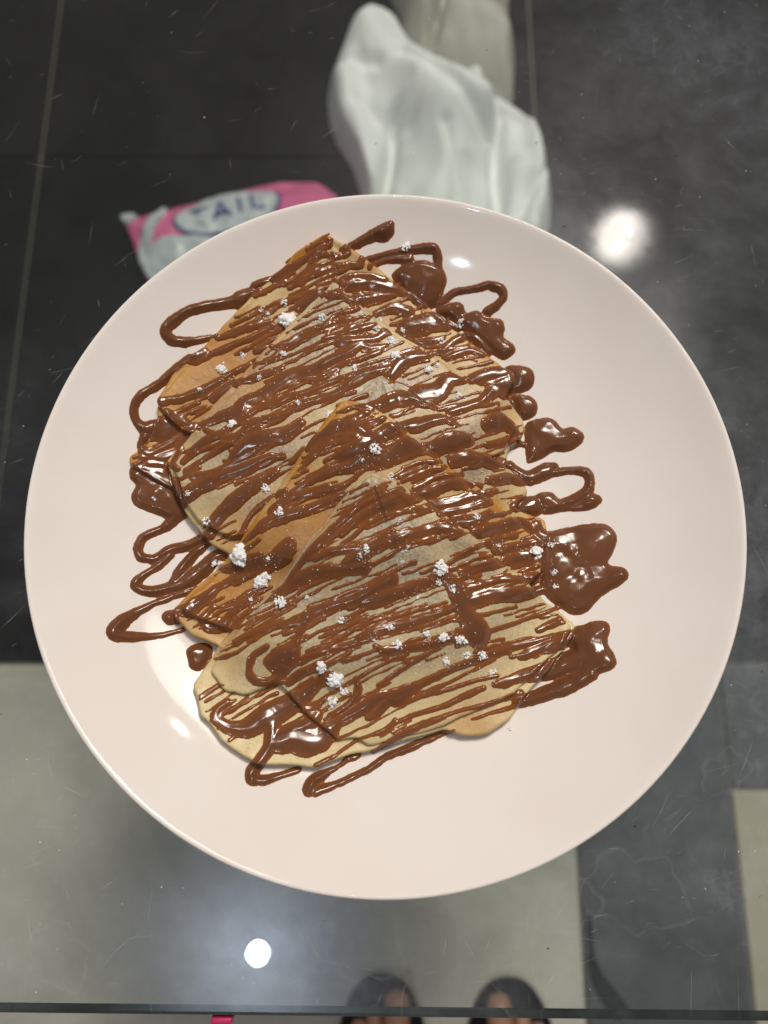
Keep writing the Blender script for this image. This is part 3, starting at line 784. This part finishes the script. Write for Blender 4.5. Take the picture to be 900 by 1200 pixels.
def h_cloth(u, v, S):
    b = .030*(1-np.exp(-S/.010)); r = 0
    for x0, y0, x1, y1, w_, a in ((425, 50, 500, 150, 34, .040), (500, 110, 560, 150, 26, .022), (540, 150, 500, 270, 34, .036), (628, 150, 626, 280, 18, .030), (400, 110, 430, 220, 20, .026), (600, 200, 590, 280, 12, .014),
                               (470, 40, 560, 90, 14, .014), (575, 100, 585, 280, 8, -.030), (462, 150, 448, 240, 9, -.028), (470, 95, 565, 178, 7, -.014), (530, 90, 610, 150, 6, -.018), (420, 140, 480, 170, 8, -.008), (520, 180, 530, 270, 5, -.007), (640, 190, 610, 260, 5, -.008), (395, 90, 440, 100, 7, -.008)):
        r = r+a*gauss_line(u+5*vnoise(u/30, v/30), v+5*vnoise(u/30+9, v/30), x0, y0, x1, y1, w_)
    return np.maximum(b+r*np.clip(S/.012, 0, 1)+(.004*fbm(u/50, v/50, 2)-.005*np.abs(fbm(u/42+3, v/60, 2)))*np.clip(S/.015, 0, 1), .002)
def h_cream(u, v, S):
    b = .05*(1-np.exp(-S/.010)); r = .02*gauss_line(u, v, 480, 20, 590, 60, 22)-.03*gauss_line(u, v, 520, 10, 505, 60, 7)-.02*gauss_line(u, v, 512, 30, 600, 20, 6)
    return b+r*np.clip(S/.015, 0, 1)+.006*fbm(u/26, v/26, 2)*np.clip(S/.015, 0, 1)
tag(floor_heap('beige_cloth', '446,-40 470,8 474,36 492,62 520,78 560,96 604,112 606,60 598,20 600,-40', h_cream, M['cream']), 'crumpled beige cloth behind the white cloth under the glass', 'cloth')
tag(floor_heap('white_cloth', '382,104 388,72 408,40 438,18 462,20 476,40 494,64 536,78 566,84 600,112 620,130 640,175 650,215 648,255 634,300 600,340 520,350 470,330 440,270 424,222 412,184 394,158 385,132', h_cloth, M['white']),
    'crumpled white cloth lying under the glass beyond the plate', 'cloth')
pk = tag(empty('plastic_packet', tuple(pw(270, 275, FLOOR))), 'pink and white plastic packet with blue lettering under the glass', 'packet')
PKP = '134,244 158,248 178,242 216,233 270,218 330,205 372,206 396,222 405,260 380,330 300,360 230,350 176,330 166,318 158,296 148,268'
def h_pack(u, v, S): return .008+.024*(1-np.exp(-S/.03))+.004*fbm(u/20, v/20, 2)*np.clip(S/.01, 0, 1)
def into(o, parent):
    o.location = Vector(o.location)-Vector(parent.location); o.parent = parent
pb = floor_heap('wrapper', PKP, h_pack, M['pink']); 
def lift(ptxt, name, mat, dz):
    o = floor_heap(name, ptxt, lambda u, v, S: pack_h(u, v)+dz, mat, .0015, 1); into(o, pk); return o
PV = np.empty(len(pb.data.vertices)*3, np.float32); pb.data.vertices.foreach_get('co', PV); PV = PV.reshape(-1, 3)+np.array(pb.location, np.float32); into(pb, pk)
def pack_h(u, v):
    Xq, Yq = np.asarray(u, float), np.asarray(v, float)
    w3 = pw(Xq.ravel(), Yq.ravel(), FLOOR+.02); out = np.empty(len(w3))
    for a in range(0, len(w3), 400):
        d = (w3[a:a+400, 0, None]-PV[None, :, 0])**2+(w3[a:a+400, 1, None]-PV[None, :, 1])**2
        out[a:a+400] = PV[d.argmin(1), 2]
    return out.reshape(Xq.shape)-FLOOR
ow = [(268+62*math.cos(t)*math.cos(-.22)-26*math.sin(t)*math.sin(-.22), 252+62*math.cos(t)*math.sin(-.22)+26*math.sin(t)*math.cos(-.22)) for t in np.linspace(0, 6.2832, 28, endpoint=False)]
oi = [(268+(x-268)*1.05, 252+(y-252)*1.08) for x, y in ow]
ps = lambda L: ' '.join('%.1f,%.1f' % q for q in L)
lift('166,316 172,292 190,284 230,278 270,290 330,270 395,250 404,262 380,328 300,358 230,348 178,328', 'clear_panel', M['film'], .0012)
lift(ps(oi), 'oval_outline', M['blue'], .0022); lift(ps(ow), 'oval_label', M['film'], .0034)
for ch, cu, cv in (('T', 238, 263), ('A', 262, 254), ('I', 283, 248), ('L', 302, 244)):
    cu_ = bpy.data.curves.new('letter', 'FONT'); cu_.body = ch; cu_.size = .034; cu_.align_x = 'CENTER'; cu_.align_y = 'CENTER'; cu_.extrude = .0006
    to = bpy.data.objects.new('tmp', cu_); col.objects.link(to); dg = bpy.context.evaluated_depsgraph_get()
    me = bpy.data.meshes.new_from_object(to.evaluated_get(dg)); bpy.data.objects.remove(to)
    o = link('letter', me, M['blue'], pk, smooth=False); c = pw(cu, cv, FLOOR+.02)
    ca, sa = math.cos(R(14)), math.sin(R(14)); nv = np.array([v_.co[:] for v_ in me.vertices])
    wx = c[0]+nv[:, 0]*ca-nv[:, 1]*sa; wy = c[1]+nv[:, 0]*sa+nv[:, 1]*ca; uu, vv = to_px(wx, wy, FLOOR+.02)
    hz = FLOOR+pack_h(uu, vv).max()*.4+pack_h(uu, vv)*.6+.0046+nv[:, 2]
    for v_, X_, Y_, Z_ in zip(me.vertices, wx, wy, hz): v_.co = Vector((X_, Y_, Z_))-Vector(pk.location)
for ptxt in ('158,300 164,280 176,262 186,246 196,240 192,256 182,276 174,296 166,316', '134,244 150,240 160,250 146,262'):
    lift(ptxt, 'seal_crease', M['film'], .006)

# strap on the floor
P = pts('690,1075,3 692,1110,5 696,1135,10 706,1155,15 718,1172,17 730,1186,14'); c = catmull(P, 6); W2 = pw(c[:, 0], c[:, 1], FLOOR)
dirs = np.gradient(W2[:, :2], axis=0); nrm = np.stack([-dirs[:, 1], dirs[:, 0]], -1); nrm /= np.linalg.norm(nrm, axis=1)[:, None]
hw = c[:, 2]*.00088*.5; L = []; 
for k in range(len(c)):
    a = W2[k, :2]+nrm[k]*hw[k]; b = W2[k, :2]-nrm[k]*hw[k]
    L += [(a[0], a[1], FLOOR+.0005), (a[0], a[1], FLOOR+.005), (b[0], b[1], FLOOR+.005), (b[0], b[1], FLOOR+.0005)]
Qs = [(4*k+i, 4*k+(i+1) % 4, 4*k+4+(i+1) % 4, 4*k+4+i) for k in range(len(c)-1) for i in range(4)]+[(3, 2, 1, 0), tuple(len(L)-4+i for i in range(4))]
tag(link('strap', from_np('strap', L, Qs), M['rubber'], smooth=False), 'black strap lying along a floor joint under the glass', 'strap')

# ------------------------------------------------------------------ feet in black slippers
def skin_mesh(name, verts, edges, radii, levels=2):
    me = bpy.data.meshes.new(name); me.from_pydata(verts, edges, []); o = bpy.data.objects.new(name, me); col.objects.link(o)
    m = o.modifiers.new('s', 'SKIN'); sv = me.skin_vertices[0].data
    for v, r in zip(sv, radii): v.radius = r if isinstance(r, tuple) else (r, r)
    sv[0].use_root = True
    sb = o.modifiers.new('d', 'SUBSURF'); sb.levels = levels; sb.render_levels = levels
    dg = bpy.context.evaluated_depsgraph_get(); nm = bpy.data.meshes.new_from_object(o.evaluated_get(dg)); bpy.data.objects.remove(o); return nm
ft = pw(465, 1146, FLOOR+.03); ft2 = pw(583, 1150, FLOOR+.03)
person = tag(empty('person', ((ft[0]+ft2[0])/2, ft[1]-.15, FLOOR)), 'bare toes of a person in black slippers beyond the table edge', 'person')
for s, tip in ((1, ft), (-1, ft2)):                    # s=1: left foot, big toe on its right
    bx, by = tip[0]-person.location.x, tip[1]-person.location.y; z = .022
    cxm = bx-s*.013
    vs = [(cxm, by-.215, z+.075), (cxm, by-.215, z+.14), (cxm, by-.225, z+.028), (cxm, by-.14, z+.045), (cxm, by-.075, z+.026)]; ra = [.036, .034, .030, .034, (.042, .020)]
    es = [(0, 1), (0, 2), (0, 3), (3, 4)]
    for k, (dx, dy, r) in enumerate(((0, -.003, .0125), (-.020, -.016, .0085), (-.033, -.026, .0078), (-.043, -.036, .0074), (-.051, -.046, .0068))):
        i = len(vs); X = bx+s*dx
        vs += [(cxm+(X-cxm)*.85, by+dy-.045, z+.018), (X, by+dy-.018, z+.014), (X, by+dy-.004, z+.010)]; ra += [r*1.05, r, r*.85]; es += [(4, i), (i, i+1), (i+1, i+2)]
    link('foot', skin_mesh('foot', vs, es, ra), M['skin'], person)
    out = []
    for t in np.linspace(0, 2*math.pi, 40, endpoint=False):
        yy = math.cos(t); wd = .047*(1-.10*max(0, -yy)); out.append((cxm+wd*math.copysign(abs(math.sin(t))**.8, math.sin(t)), by-.136+.132*math.copysign(abs(yy)**.85, yy)))
    bm = bmesh.new(); f0 = bm.faces.new([bm.verts.new((x, y, .001)) for x, y in out]); r = bmesh.ops.extrude_face_region(bm, geom=[f0])
    for v in r['geom']:
        if isinstance(v, bmesh.types.BMVert): v.co.z = .021
    bmesh.ops.recalc_face_normals(bm, faces=bm.faces); bmesh.ops.bevel(bm, geom=[e for e in bm.edges if abs(e.verts[0].co.z-e.verts[1].co.z) < 1e-5], offset=.004, segments=2, affect='EDGES')
    sl = link('slipper_sole', bm_mesh('slipper_sole', bm), M['rubber'], person)
    Vb = []; 
    for yy in (-.12, -.09, -.06):
        for t in np.linspace(0, math.pi, 15): Vb.append((cxm+.050*math.cos(t), by+yy, .008+.062*math.sin(t)))
    me = from_np('slipper_strap', Vb, [(a*15+k, a*15+k+1, a*15+16+k, a*15+15+k) for a in range(2) for k in range(14)])
    st = link('slipper_strap', me, M['rubber'], person); sm = st.modifiers.new('t', 'SOLIDIFY'); sm.thickness = .004
